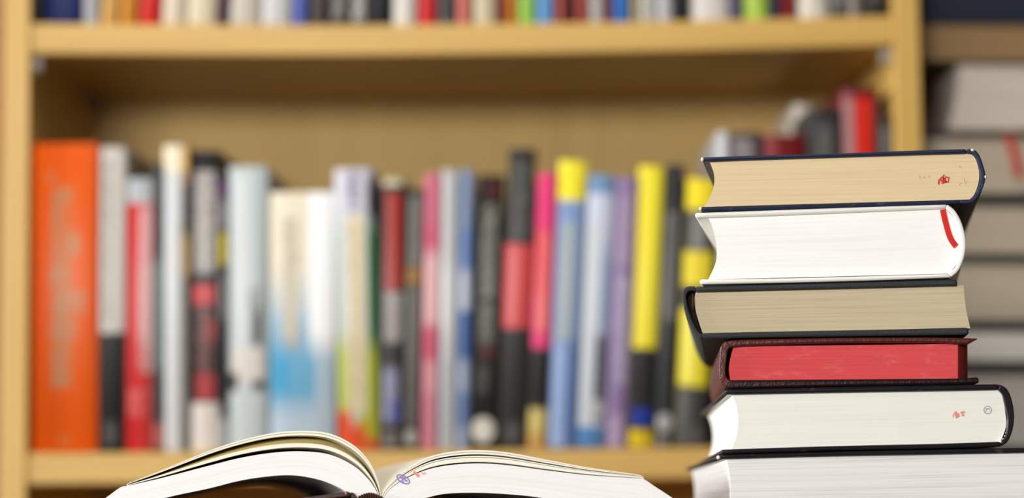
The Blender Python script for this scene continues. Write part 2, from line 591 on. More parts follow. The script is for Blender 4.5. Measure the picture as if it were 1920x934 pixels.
mid('blue book with bright yellow top', 1027, 1080, 1049, 304, (128, 150, 192),
    [(0, 1, 300, 378, (240, 222, 52), 's', .004), (0.15, 0.7, 420, 640, (164, 172, 164), 't'), (0.25, 0.6, 430, 640, (162, 170, 168), 's', .02), (0.1, 0.5, 650, 850, (150, 170, 208), 's', .03), (0.6, 1, 640, 850, (96, 122, 172), 's', .03)])
mid('pale lavender grey book with blue top and blue foot', 1082, 1133, 1104, 330, (196, 200, 216),
    [(0, 1, 326, 365, (112, 142, 178), 's', .006), (0.65, 1, 470, 640, (150, 166, 192), 's', .06), (0.5, 1, 630, 790, (104, 104, 116), 's', .02), (0, 0.5, 420, 800, (194, 198, 200), 's', .03),
     (0.35, 0.98, 750, 785, (190, 190, 186), 'o'), (0, 1, 802, 850, (84, 130, 178), 's', .004)])
mid('muted purple book with pale lettering', 1134, 1176, 1156, 334, (136, 116, 152),
    [(0.2, 0.8, 370, 500, (166, 146, 164), 't'), (0.3, 0.85, 520, 720, (184, 172, 190), 't'), (0.4, 0.7, 540, 700, (160, 146, 168), 's', .02), (0.2, 0.75, 780, 845, (176, 152, 182), 's', .01)])
mid('tall yellow book with black lower third and small blue spot', 1178, 1225, 1200, 314, (236, 218, 40),
    [(0, 1, 655, 850, (42, 41, 40), 's', .003), (0, 0.25, 320, 650, (228, 206, 70), 's', .02), (0.1, 0.9, 768, 800, (40, 60, 150), 's', .01), (0, 1, 808, 850, (214, 186, 36), 's', .01), (0.5, .75, 330, 640, (240, 226, 70), 's', .02)])
mid('dark charcoal book with grey lettering and pale disc near its foot', 1227, 1263, 1250, 310, (50, 50, 50),
    [(0.1, 0.85, 400, 600, (120, 118, 114), 't'), (0.2, 0.7, 410, 590, (92, 90, 88), 's', .02), (0.05, 0.95, 776, 812, (170, 168, 164), 'o'), (0.1, .7, 820, 838, (120, 120, 116), 's', .004)])
mid('black book with three yellow blocks beside the tall stack', 1265, 1322, 1289, 338, (66, 65, 63),
    [(0, 1, 334, 396, (238, 214, 44), 's', .008), (0.2, 0.7, 402, 470, (128, 126, 120), 's', .02), (0, 1, 474, 540, (228, 206, 50), 's', .008), (0, 1, 580, 727, (238, 220, 50), 's', .005),
     (0.15, 0.45, 590, 720, (244, 230, 110), 's', .02), (0, .45, 730, 800, (100, 98, 94), 's', .02), (0, 1, 800, 850, (98, 96, 94), 't')])
# those behind the stack
mid('narrow silver book showing just above the navy book at left', 1346, 1368, None, 248, (178, 176, 176), [(0.2, 0.8, 250, 400, (196, 196, 196), 's', .02)])
mid('dark book with grey print showing above the navy book', 1369, 1431, None, 250, (62, 54, 52), [(0.1, 0.7, 262, 420, (150, 138, 138), 't'), (0.15, .6, 275, 600, (128, 118, 118), 's', .02)])
mid('dark red book showing above the navy book', 1432, 1511, None, 254, (104, 20, 22), [(0, 0.3, 250, 850, (130, 52, 56), 's', .03)], depth=0.09)
mid('white book leaning behind the dark red book', 1448, 1480, 1490, 196, (214, 204, 190), [], y=D + 0.112, depth=0.13)
mid('charcoal book beside the tall maroon book', 1513, 1577, None, 206, (46, 46, 46), [(0.25, 0.75, 235, 700, (86, 84, 80), 's', .02)], depth=0.09)
mid('tall maroon book with bright red panel near right upright', 1579, 1648, None, 166, (98, 24, 30),
    [(0.0, 0.30, 185, 850, (150, 106, 106), 's', .02), (0.33, 0.78, 184, 700, (204, 38, 22), 's', .01), (.8, 1, 185, 850, (100, 56, 56), 's', .01)])
mid('grey green book at right end of middle shelf', 1650, 1672, None, 214, (86, 90, 88), [(0, 1, 210, 240, (60, 44, 36))])

# ------------------------------------------------------------------ upper shelf
UP = [
    (61, 84, BLK, 'slim black book in upper left corner of the bookcase', []),
    (85, 156, (30, 40, 92), 'thick navy blue book on upper shelf beside the slim black one', []),
    (158, 187, (176, 176, 178), 'pale silver book on upper shelf right of the navy one', []),
    (189, 224, (210, 160, 84), 'ochre tan book on upper shelf left of an orange one', []),
    (225, 258, (204, 134, 30), 'golden orange book on upper shelf beside the bright red one', []),
    (260, 302, (206, 36, 28), 'bright red book on upper shelf in the left third', []),
    (304, 349, (222, 206, 182), 'cream book on upper shelf right of the bright red book', []),
    (350, 407, (222, 208, 178), 'thick cream book on upper shelf left of a thin plum one', []),
    (408, 428, (70, 28, 56), 'thin plum book between cream and stone books on upper shelf', []),
    (430, 489, (204, 194, 180), 'thick stone coloured book on upper shelf right of the plum one', []),
    (490, 547, (206, 204, 202), 'light grey book on upper shelf left of a blue one', []),
    (549, 578, (84, 100, 176), 'periwinkle blue book on upper shelf beside black books', []),
    (579, 617, (44, 42, 40), 'black book with taupe band right of the periwinkle book', [(0.3, 0.75, 0, 1, (86, 76, 68))]),
    (618, 655, (66, 63, 60), 'black book with grey lettering on upper shelf', [(0.2, 0.8, 0.03, 1, (150, 144, 136), 't')]),
    (656, 696, (86, 84, 80), 'dark grey book with white print left of a plain black one', [(0.2, 0.7, 0.02, 1, (196, 192, 184), 't')]),
    (697, 735, (26, 26, 28), 'plain black book on upper shelf left of a white one', []),
    (737, 782, (222, 216, 206), 'white book on upper shelf left of a scarlet one', []),
    (785, 821, (204, 44, 46), 'scarlet book on upper shelf right of the white one', []),
    (822, 856, (92, 92, 88), 'grey book between scarlet and salmon books on upper shelf', [(0.1, 0.9, 0.02, 1, (60, 60, 58), 't')]),
    (857, 885, (210, 116, 104), 'salmon pink book on upper shelf', []),
    (888, 933, (208, 196, 164), 'beige book at centre of upper shelf', []),
    (936, 950, (132, 44, 28), 'thin rust brown book on upper shelf', []),
    (951, 972, (196, 118, 34), 'amber book on upper shelf left of a lime one', []),
    (973, 1005, (150, 200, 88), 'lime green book beside the amber one', []),
    (1007, 1040, (98, 152, 204), 'sky blue book right of the lime one', []),
    (1042, 1061, (166, 76, 60), 'brick red slim book right of the sky blue one', []),
    (1062, 1078, (62, 24, 24), 'thin dark maroon book between two brick red ones', []),
    (1079, 1104, (158, 66, 58), 'brick red book left of a pale grey one', []),
    (1106, 1134, (178, 172, 168), 'pale grey book between brick red and wine coloured ones', []),
    (1136, 1149, (116, 52, 66), 'thin wine coloured book left of a royal blue one', []),
    (1150, 1182, (52, 108, 184), 'royal blue book on upper shelf', []),
    (1184, 1198, (176, 156, 112), 'thin khaki book right of the royal blue one', []),
    (1200, 1231, (188, 184, 176), 'warm grey book right of the thin khaki one', []),
    (1232, 1263, (190, 188, 190), 'cool grey book left of a black one', []),
    (1266, 1295, (18, 18, 16), 'jet black book left of a thick white one', []),
    (1297, 1368, (222, 214, 206), 'thick white book on right half of upper shelf', []),
    (1370, 1394, (78, 68, 96), 'dull violet book left of the bright lime one', []),
    (1395, 1442, (164, 198, 76), 'bright lime book on right half of upper shelf', [(0.3, 0.6, 0, 1, (186, 212, 96))]),
    (1443, 1465, (44, 36, 62), 'thin dark indigo book right of the bright lime one', []),
    (1466, 1494, (122, 22, 20), 'deep red book left of an ivory one', []),
    (1497, 1553, (224, 216, 200), 'ivory book on upper shelf near the right upright', []),
    (1556, 1590, (70, 70, 68), 'black book with grey print right of the ivory one', [(0.15, 0.85, 0.03, 1, (128, 126, 122), 't')]),
    (1591, 1613, (146, 136, 128), 'taupe book second from right end of upper shelf', []),
    (1615, 1662, (52, 50, 46), 'dark book at right end of upper shelf', [(0.2, .9, 0.06, 1, (96, 92, 84), 't')]),
]
for k, (a, b, c, lab, rects) in enumerate(UP):
    y = D + 0.010
    p0, p1 = at(a, 40, y), at(b, 40, y)
    lean = 0.0
    if 3 <= k <= 20:
        lean = R(4.2 * (1 - (k - 3) / 18.0))
    xr = p1.x - (0.0013 if lean else 0.0004)
    xl = p0.x
    zb = max(sag_z(xl, Z_UP + SAG_UP * 0.95, SAG_UP), sag_z(xr, Z_UP + SAG_UP * 0.95, SAG_UP))
    upright_book(lab, 'books standing on the upper shelf', xl, xr, zb, 0.19 + 0.05 * random.random(), y, 0.15 + 0.03 * random.random(), lean, c, rects)

# ------------------------------------------------------------------ unseen desk under the open book and the stack
PITCH = math.tan(R(3.7))
Y0 = 1.09
zf = at(960, 1006, Y0).z


def desk_z(y):
    return zf - (y - Y0) * PITCH


desk = thing('desk', 'unseen dark sloping desk below the open book and the stack, enlarged to block light', 'desk', (0.0, 1.28, 0.0))
P = [[Vector((x, 0.86, desk_z(0.86) + dz)) for x in (-1.35, 1.0)] for dz in (-0.03, 0.0)]  # unseen top, widened and run back to block light below the lower shelf
grid_solid('unseen_desk_top', P, (0, 0.845, -0.845 * PITCH), M_UNSEEN_DESK, desk, 0.002)
for x in (-1.30, 0.95):
    for y in (0.91, 1.64):
        Pq = [[Vector((x - 0.025, y - 0.025, z)), Vector((x + 0.025, y - 0.025, z))] for z in (0.0, desk_z(y + 0.025) - 0.0302)]
        grid_solid('unseen_desk_leg', Pq, (0, 0.05, 0), M_UNSEEN_DESK, desk, 0.002)


# ------------------------------------------------------------------ books lying flat
def sweep(yaw, depth):
    a = R(yaw)
    return Vector((math.sin(a), math.cos(a), -PITCH)) * depth


def wpts(pts, n, Y):
    return [at(p[0], p[1], Y) for p in catmull([(q[0], q[1], 0) for q in pts], n)]


def strip(name, A, B, Y, dv, mat, parent, n=24, bevel=0.0007, rows=2, smooth=40):
    """solid between pixel polylines A (below / inner) and B (above / outer)"""
    a, b = wpts(A, n, Y), wpts(B, n, Y)
    P = [[a[i].lerp(b[i], j / (rows - 1)) for i in range(n)] for j in range(rows)]
    return grid_solid(name, P, dv, mat, parent, bevel, smooth)


def page_block(L, Rr, Y, dv, mat, parent, cols=10, rows=22, name='page_block'):
    l, r = wpts(L, rows, Y), wpts(Rr, rows, Y)
    P = [[l[j].lerp(r[j], i / (cols - 1)) for i in range(cols)] for j in range(rows)]
    return grid_solid(name, P[::-1], dv, mat, parent, 0, 50)


def flat_book(label, spec, yaw, depth, Y, mats, group=None, name='hardback_book', over=0.003):
    """spec: dict of pixel polylines (top_hi, top_lo, bot_hi, bot_lo, sp_out, sp_in, L, R)"""
    xs = [p[0] for p in spec['bot_lo']]
    ys = [p[1] for p in spec['bot_lo']]
    base = at(sum(xs) / len(xs), sum(ys) / len(ys), Y)
    t = thing(name, label, 'book', base + sweep(yaw, depth) * 0.5, group)
    dvc, dvp = sweep(yaw, depth), sweep(yaw, depth - 2 * over)
    Yc = Y - over
    pb = page_block(spec['L'], spec['R'], Y, dvp, mats['page'], t)
    if 'top_hi' in spec:
        strip('cover_board', spec['top_lo'], spec['top_hi'], Yc, dvc, mats['cover'], t, bevel=0.0011)
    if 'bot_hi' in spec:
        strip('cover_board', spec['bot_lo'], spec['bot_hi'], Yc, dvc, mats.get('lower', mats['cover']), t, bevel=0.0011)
    if 'sp_out' in spec:
        sp = strip('spine', spec['sp_in'], spec['sp_out'], Yc, dvc, mats.get('spine', mats['cover']), t)
    return t, pb


def stroke(name, pts, width, Y, mat, parent, thick=0.00012):
    """flat ink line on a page face"""
    n = len(pts)
    c = [Vector((p[0], p[1], 0)) for p in pts]
    A, B = [], []
    for i in range(n):
        d = (c[min(i + 1, n - 1)] - c[max(i - 1, 0)])
        d.normalize()
        nn = Vector((-d.y, d.x, 0)) * width / 2
        A.append(at((c[i] + nn).x, (c[i] + nn).y, Y))
        B.append(at((c[i] - nn).x, (c[i] - nn).y, Y))
    if (A[0] - A[-1]).cross(B[0] - A[0]).y < 0:
        A, B = B, A
    return A, B


def ink(name, strokes, Y, mat, parent):
    V, F = [], []
    for pts, w in strokes:
        A, B = stroke(name, pts, w, Y - 0.00015, mat, parent)
        k = len(V)
        n = len(A)
        V += A + B
        for i in range(n - 1):
            F.append((k + i, k + i + 1, k + n + i + 1, k + n + i))
    return link_mesh(name, V, F, mat, parent, smooth=0)


def knob(name, px, py, rx, ry, Y, mat, parent, ln=0.004):
    """small rounded worn tip"""
    V, F = [], []
    n, m = 10, 6
    c = at(px, py, Y)
    s = Y / FPX
    for j in range(m + 1):
        b = math.pi * j / m
        for i in range(n):
            a = 2 * math.pi * i / n
            V.append(c + Vector((rx * s * math.sin(b) * math.cos(a), -ln * 0.5 * math.cos(b), ry * s * math.sin(b) * math.sin(a))))
    for j in range(m):
        for i in range(n):
            F.append((j * n + i, j * n + (i + 1) % n, (j + 1) * n + (i + 1) % n, (j + 1) * n + i))
    return link_mesh(name, V, F, mat, parent)


M_NAVY = cloth('navy_cloth', (22, 28, 48), (40, 50, 80), 1200, 0.5, 0.6, (120, 124, 132), 0.35)
M_WORN = plain('worn_board', (214, 206, 190), 0.8, 0.1, 0.2, 600, 0.4)
M_WHITE_JKT = plain('white_jacket', (246, 244, 234), 0.35, 0.03, 0.4)
M_BLACKCLOTH = cloth('black_cloth', (30, 31, 33), (62, 64, 66), 1500, 0.7, 0.8, (100, 98, 94), 0.3)
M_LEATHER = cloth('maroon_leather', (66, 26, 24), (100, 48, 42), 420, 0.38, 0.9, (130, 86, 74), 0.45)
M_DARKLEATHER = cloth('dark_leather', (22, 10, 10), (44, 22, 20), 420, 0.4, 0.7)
M_JACKET = cloth('black_jacket', (18, 17, 18), (40, 37, 42), 120, 0.28, 0.2, (110, 96, 112), 0.5)
M_P_TAN = paper('tan_page_edges', (232, 208, 166), (190, 160, 112), 70, 0.45)
M_P_WHITE = paper('white_page_edges', (255, 254, 249), (222, 216, 206), 80, 0.38)
M_P_OLD = paper('aged_page_edges', (206, 190, 156), (150, 128, 92), 60, 0.6)
M_P_RED = paper('red_stained_edges', (222, 82, 85), (184, 54, 60), 50, 0.6, scuff=(236, 146, 144))
M_P_IVORY = paper('ivory_page_edges', (242, 240, 230), (208, 202, 186), 90, 0.4)
M_P_COLD = paper('cool_white_edges', (236, 233, 229), (172, 166, 160), 46, 0.62)
M_RIBBON = cloth('red_ribbon', (206, 22, 18), (240, 44, 34), 1800, 0.55, 0.8)
M_INK_RED = plain('red_ink', (206, 60, 56), 0.6)
M_INK_PALE = plain('pale_red_ink', (232, 140, 132), 0.6)
M_INK_GREY = plain('grey_ink', (176, 172, 176), 0.6)
M_INK_PENCIL = plain('pencil', (172, 150, 118), 0.6)
M_INK_PURPLE = plain('purple_ink', (150, 128, 196), 0.6)
GST = 'books in the tall stack in front'

# --- 6 bottom book, runs out of the frame on the right
b6 = dict(
    top_hi=[(1349, 853), (1560, 847), (1760, 843), (1980, 839)], top_lo=[(1352, 861), (1560, 855.5), (1760, 852), (1980, 848)],
    bot_hi=[(1349, 992), (1560, 990), (1980, 986)], bot_lo=[(1350, 1001), (1560, 999), (1980, 995)],
    sp_out=[(1980, 838), (1998, 860), (2006, 915), (1998, 972), (1980, 995)], sp_in=[(1978, 847), (1987, 865), (1994, 915), (1987, 968), (1978, 986)],
    L=[(1362, 860), (1368, 888), (1370, 925), (1368, 965), (1362, 992)], R=[(1972, 848), (1984, 870), (1990, 915), (1984, 966), (1972, 986)])
t6, pb6 = flat_book('thick white paged book at bottom of tall stack, cut off by the frame', b6, 0.5, 0.245, Y0, dict(page=M_P_COLD, cover=M_JACKET), GST)
knob('worn_corner', 1347, 858, 4, 4, Y0 - 0.002, M_WORN, t6)

# --- 5 white pages in a black jacket
b5 = dict(
    top_hi=[(1358, 730), (1570, 725.5), (1760, 722), (1874, 720.5)], top_lo=[(1360, 740), (1570, 736), (1760, 733), (1872, 731)],
    bot_hi=[(1352, 843), (1560, 836.5), (1760, 832), (1878, 828)], bot_lo=[(1353, 851.5), (1560, 845), (1760, 841), (1880, 837)],
    sp_out=[(1874, 720.5), (1889, 730), (1898, 752), (1902, 780), (1899, 806), (1890, 828), (1878, 837)],
    sp_in=[(1872, 731), (1880, 740), (1884, 756), (1889, 780), (1888, 804), (1884, 820), (1876, 829)],
    L=[(1372, 739), (1381, 762), (1384, 790), (1381, 817), (1372, 843)], R=[(1874, 731), (1880, 745), (1885, 775), (1886, 800), (1876, 829)])
t5, pb5 = flat_book('white paged book in black jacket, second from bottom of tall stack', b5, 2.0, 0.22, Y0, dict(page=M_P_IVORY, cover=M_JACKET), GST)
# --- 4 red edged book in maroon leather
b4 = dict(
    top_hi=[(1362, 639.5), (1400, 636.8), (1560, 633.5), (1740, 632.5), (1836, 634.5)], top_lo=[(1366, 652), (1400, 649), (1560, 643.5), (1740, 643), (1812, 646)],
    bot_hi=[(1364, 714), (1560, 712), (1740, 710.5), (1806, 709), (1835, 707)], bot_lo=[(1362, 729), (1560, 724.5), (1740, 721.5), (1836, 719)],
    sp_out=[(1362, 639), (1352, 648), (1349, 672), (1347.5, 698), (1352, 718), (1362, 728)],
    sp_in=[(1372, 650), (1365, 656), (1362, 675), (1360.5, 695), (1363, 708), (1370, 714)],
    L=[(1376, 650), (1371, 665), (1367, 690), (1369, 713)], R=[(1796, 645), (1796, 665), (1796, 690), (1796, 710)])
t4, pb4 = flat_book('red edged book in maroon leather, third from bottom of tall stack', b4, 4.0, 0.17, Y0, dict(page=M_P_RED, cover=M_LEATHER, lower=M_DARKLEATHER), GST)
# slanting cut at its fore-edge
Pq = [[at(1796, y1, Y0), at(1814, y2, Y0 + 0.016)] for y1, y2 in ((710, 709), (688, 687), (666, 667), (645, 647))]
grid_solid('fore_edge', Pq, sweep(4.0, 0.145), M_P_RED, t4, 0, 30)

# --- 3 black cloth, spine on the left
b3 = dict(
    top_hi=[(1304, 537.5), (1450, 533.5), (1620, 529), (1794, 524)], top_lo=[(1303, 547.5), (1450, 544), (1620, 540), (1796, 535.5)],
    bot_hi=[(1314, 624.5), (1450, 621.5), (1620, 618.5), (1815, 614)], bot_lo=[(1315, 635), (1450, 632.5), (1620, 630), (1817, 627.5)],
    sp_out=[(1304, 537), (1290, 537), (1280, 545), (1280.5, 566), (1285, 589), (1294, 611), (1305, 630), (1316, 636)],
    sp_in=[(1304, 546), (1294, 545), (1287, 552), (1288, 567), (1292.5, 586), (1301, 607), (1310, 623), (1317, 627)],
    L=[(1305, 546), (1302, 562), (1305, 585), (1311, 606), (1318, 626)], R=[(1807, 535), (1808, 552), (1811, 578), (1816, 602), (1819.5, 616)])
t3, pb3 = flat_book('aged paged book in black cloth with spine at left, middle of tall stack', b3, 6.5, 0.20, Y0, dict(page=M_P_OLD, cover=M_BLACKCLOTH), GST)

strip('spine_hollow_shade', [(1318, 628), (1308, 605), (1303, 580), (1302, 562), (1308, 545)], [(1311, 624), (1299, 603), (1290, 580), (1289, 560), (1296, 545)],
      Y0 + 0.005, sweep(6.5, 0.185), plain('dark_hollow', (34, 24, 18), 0.8), t3, 12, 0)  # dark block added as the shade inside the hollow spine
# --- 2 white book with red ribbon
b2 = dict(
    top_hi=[(1303, 399), (1460, 393.5), (1620, 388), (1776, 383)], top_lo=[(1303, 408), (1460, 403), (1620, 396.5), (1773, 390.5)],
    bot_hi=[(1312, 524), (1460, 522), (1620, 518), (1776, 513.5)], bot_lo=[(1312, 533), (1460, 530), (1620, 526), (1784, 520)],
    sp_out=[(1776, 383), (1791, 395), (1804, 420), (1811, 452), (1808, 481), (1798, 506), (1784, 519.5)],
    sp_in=[(1773, 390.5), (1785, 402), (1796, 424), (1802.5, 453), (1800, 478), (1791, 501), (1777, 513)],
    L=[(1326, 405), (1337, 430), (1343, 462), (1342, 492), (1328, 524)], R=[(1773, 391), (1793, 417), (1802, 452), (1800, 484), (1780, 513)])
t2, pb2 = flat_book('white book with red ribbon marker, second from top of tall stack', b2, 10.5, 0.20, Y0, dict(page=M_P_WHITE, cover=M_WHITE_JKT), GST)
rb = [(1768, 393), (1771, 408), (1775, 424), (1780, 441), (1786, 453), (1793, 462)]
A, B = stroke('r', [p for p in [(q[0], q[1]) for q in catmull([(a, b, 0) for a, b in rb], 16)]], 10.5, Y0 - 0.0022, None, None)
grid_solid('ribbon_marker', [A, B] if (B[0].x < A[0].x) else [B, A], (0, 0.0006, 0), M_RIBBON, t2, 0)

# --- 1 navy book on top
b1 = dict(
    top_hi=[(1316, 295), (1400, 291.5), (1560, 287.5), (1720, 281.5), (1812, 279)], top_lo=[(1317, 303), (1400, 299.5), (1560, 294.5), (1720, 289.5), (1812, 287)],
    bot_hi=[(1313, 387.5), (1460, 384.5), (1640, 379), (1797, 374)], bot_lo=[(1313, 396), (1460, 392), (1640, 386.5), (1802, 381.5)],
    sp_out=[(1812, 279.5), (1826, 280), (1836, 290), (1843, 308), (1848, 331), (1842, 355), (1831, 374), (1818, 382), (1800, 381.5)],
    sp_in=[(1812, 287), (1822, 288), (1829.5, 296), (1834.5, 312), (1838, 331), (1834, 350), (1824, 368), (1814, 375), (1798, 374.5)],
    L=[(1328, 299), (1336, 315), (1339.5, 337), (1335, 360), (1320, 388)], R=[(1827, 288), (1833, 305), (1836, 331), (1832, 352), (1822, 374)])
t1, pb1 = flat_book('navy cloth book with tan page edges on top of tall stack', b1, 9.5, 0.19, Y0, dict(page=M_P_TAN, cover=M_NAVY), GST)
for a, b, c, d in ((1317, 299, 3.2, 4.2), (1313.5, 391.5, 3.2, 4.0), (1823, 282, 4.2, 3.0), (1847, 332, 2.2, 3.5)):
    knob('worn_corner', a, b, c, d, Y0 - 0.002, M_WORN, t1)
# thin grey sheet added as reflected light on the lower cover's underside
strip('underside_sheen', [(1770, 384.6), (1800, 383.6), (1822, 382.6)], [(1770, 383.4), (1800, 382.4), (1822, 381.6)], Y0 + 0.002, sweep(9.5, 0.182), plain('grey_sheen', (196, 192, 184), 0.6), t1, 6, 0)
# ink stamps and pencil marks
ink('ink_stamp', [([(1760, 346), (1761, 338), (1766, 333), (1772, 335), (1774, 341), (1769, 343)], 3.5), ([(1766, 345), (1771, 339), (1768, 331), (1771, 328)], 3.2),
                  ([(1772, 332), (1779, 333), (1778, 342), (1772, 340)], 3.2), ([(1764, 340), (1770, 337)], 4)], Y0, M_INK_RED, pb1)
ink('pencil_mark', [([(1797, 314), (1800, 311), (1803, 315)], 1.0), ([(1798, 346), (1804, 343)], 1.0), ([(1808, 334), (1809, 341), (1811, 346), (1812, 341)], 1.0),
                    ([(1722, 331), (1726, 329), (1723, 335), (1728, 334)], 0.9), ([(1733, 330), (1731, 334), (1736, 333)], 0.9), ([(1740, 330), (1744, 331), (1741, 335)], 0.9)], Y0, M_INK_PENCIL, pb1)
ink('ink_stamp', [([(1787, 783), (1788, 776)], 2), ([(1791, 772), (1795, 784)], 5.5), ([(1797, 775), (1798, 782)], 3), ([(1801, 774), (1809, 773)], 4), ([(1803, 778), (1808, 779)], 4)], Y0, M_INK_PALE, pb5)
ring = [(1852 + 7 * math.cos(2 * math.pi * i / 20), 769 + 7 * math.sin(2 * math.pi * i / 20)) for i in range(21)]
ink('round_stamp', [(ring, 2.0), ([(1847, 773), (1852, 766), (1857, 771)], 1.6), ([(1848, 767), (1856, 766)], 1.4)], Y0, M_INK_GREY, pb5)
# headband stitches of book 5
M_STITCH = plain('white_stitches', (232, 224, 206), 0.7)
V, F = [], []
hb = knob('headband', 1876, 829, 6, 3, Y0 - 0.0012, M_STITCH, t5, 0.003)
for q in ((1882, 824), (1885.5, 818), (1887.5, 812)):
    knob('headband', q[0], q[1], 2.6, 2.2, Y0 - 0.0012, M_STITCH, t5, 0.003)
knob('headband', 1299, 566, 3, 17, Y0 - 0.0005, plain('brown_headband', (70, 46, 30), 0.7), t3, 0.004)

# ------------------------------------------------------------------ the open book
M_P_OPEN = paper('open_book_edges', (246, 244, 241), (204, 194, 186), 40, 0.48)
M_P_SHEET = paper('loose_sheets', (248, 243, 224), (226, 216, 186), 14, 0.35, 6)
M_BROWN = cloth('brown_cover', (40, 22, 16), (70, 42, 32), 700, 0.5, 0.6, (150, 110, 90), 0.3)
M_HEADB = plain('brown_ribbed_headband', (74, 44, 28), 0.8)
YAW_O = -11.0
DO = 0.215
c0 = at(715, 1000, Y0) + sweep(YAW_O, DO) * 0.5
ob = thing('open_book', 'thick open book with white pages arching up from its spine', 'book', c0)
# left half
TL = [(238, 907.5), (301, 882.7), (391.5, 845.5), (452, 825.5), (512, 812), (566, 808), (618, 813), (663, 835), (693, 867), (708, 900), (713, 922), (714, 932)]
ML = [(240, 911), (301, 897), (391.5, 873.5), (452, 858.5), (512, 849), (566, 846.5), (618, 852.5), (663, 873.5), (690, 898), (703, 916), (708, 926), (711, 936)]
MLt = [(140, 972), (165, 958), (200, 932.6), (226, 914)] + ML
MLb = [(150, 984), (230, 958), (313, 933), (391.5, 916), (452, 901), (512, 892.5), (557, 892), (603, 901), (639, 916), (663, 933), (684, 948), (704, 952)]


def mixl(A, B, f, n=60):
    a, b = catmull([(p[0], p[1], 0) for p in A], n), catmull([(p[0], p[1], 0) for p in B], n)
    return [(a[i].lerp(b[i], f)) for i in range(n)]


def layer(name, T, Bm, mat, f0=0.0, f1=1.0, rows=3, depth=DO, n=64):
    hi, lo = mixl(T, Bm, f0, n), mixl(T, Bm, f1, n)
    P = []
    for j in range(rows):
        P.append([at(*(lo[i].lerp(hi[i], j / (rows - 1)))[:2], Y0) for i in range(n)])
    return grid_solid(name, P, sweep(YAW_O, depth), mat, ob, 0, 50)


layer('page_block', MLt, MLb, M_P_OPEN, 0, 1, 10, n=90)
layer('loose_page', TL, ML, M_P_SHEET, 0.0, 0.09)
layer('loose_page', TL, ML, M_P_SHEET, 0.11, 0.22)
layer('loose_page', TL, ML, M_P_SHEET, 0.62, 0.80)


def lifted_page(f_near, f_far, depth, thick, mat, n=60):
    """single page whose back edge stands higher than its front edge"""
    a, b = mixl(TL, ML, f_near, n), mixl(TL, ML, f_far, n)
    dv = sweep(YAW_O, depth)
    near = [at(p[0], p[1], Y0 + 0.001) for p in a]
    far = [at(p[0], p[1], Y0 + 0.001) + dv for p in b]
    rows = 5
    top = [[near[i].lerp(far[i], j / (rows - 1)) for i in range(n)] for j in range(rows)]
    V = [p for r in top for p in r] + [p - Vector((0, 0, thick)) for r in top for p in r]
    N = rows * n
    F, U = [], []
    for j in range(rows - 1):
        for i in range(n - 1):
            q = (j * n + i, j * n + i + 1, (j + 1) * n + i + 1, (j + 1) * n + i)
            uv = [(i / n, j / rows), ((i + 1) / n, j / rows), ((i + 1) / n, (j + 1) / rows), (i / n, (j + 1) / rows)]
            F += [q, tuple(k + N for k in q[::-1])]
            U += [uv, uv[::-1]]
    ring = [i for i in range(n)] + [j * n + n - 1 for j in range(1, rows)] + [(rows - 1) * n + i for i in range(n - 2, -1, -1)] + [j * n for j in range(rows - 2, 0, -1)]
    for k in range(len(ring)):
        p, q = ring[k], ring[(k + 1) % len(ring)]
        F.append((q, p, p + N, q + N))
        U.append([(0.5, 0.5)] * 4)
    return link_mesh('loose_page', V, F, mat, ob, U, 50)


M_P_CREAM = plain('cream_page', (226, 210, 156), 0.8, 0.04, 0.1)
lifted_page(0.59, 0.25, 0.018, 0.0003, M_P_CREAM)
# right half
TR = [(716, 930), (721, 919), (737, 901), (755, 885), (789, 864), (820.6, 852), (867.5, 845), (914, 844.7), (961, 850), (1024, 862), (1102, 876.5), (1195.6, 890), (1206, 894)]
MR = [(719, 934), (728, 921), (742, 909), (762, 897), (795, 883), (825, 875), (868, 870), (914, 869.5), (961, 873.5), (1024, 882), (1102, 891), (1195.6, 897), (1208, 899)]
MRt = MR + [(1226, 911), (1261, 934), (1300, 962)]
MRb = [(722, 952), (755, 950), (780, 941), (802, 933), (836, 926), (892, 924), (961, 927.5), (1017, 934), (1100, 950), (1200, 968), (1292, 981)]
layer('page_block', MRt, MRb, M_P_OPEN, 0, 1, 10, n=90)
layer('loose_page', TR, MR, M_P_SHEET, 0.0, 0.14)
layer('loose_page', TR, MR, M_P_SHEET, 0.17, 0.31)
layer('loose_page', TR, MR, M_P_SHEET, 0.43, 0.52)
layer('loose_page', TR, MR, M_P_SHEET, 0.56, 0.88)
# cover
DC = DO + 0.008
Yc = Y0 - 0.004
strip('cover_board', [(110, 1000), (300, 975), (480, 953), (658, 931)], [(110, 991), (300, 966), (480, 944), (655, 922)], Yc, sweep(YAW_O, DC), M_BROWN, ob)
strip('cover_board', [(735, 968), (900, 974), (1100, 984), (1330, 998)], [(735, 958), (900, 965), (1100, 975), (1330, 989)], Yc, sweep(YAW_O, DC), M_BROWN, ob)
strip('spine', [(658, 931), (672, 952), (700, 965), (735, 968)], [(660, 922), (680, 944), (704, 956), (735, 958)], Yc, sweep(YAW_O, DC), M_BROWN, ob)
knob('worn_corner', 650, 925, 4, 4, Yc, plain('copper_wear', (150, 96, 78), 0.6), ob)
# ribbed headband at the gutter
hbm = []
for i in range(13):
    s = i / 12
    px = 674 + 52 * s
    py = 931 - 7 * math.sin(math.pi * min(1, s * 1.15)) + 8 * s * s
    knob('headband_rib', px, py + 4, 2.6, 6, Y0 - 0.001, M_HEADB, ob, 0.004)
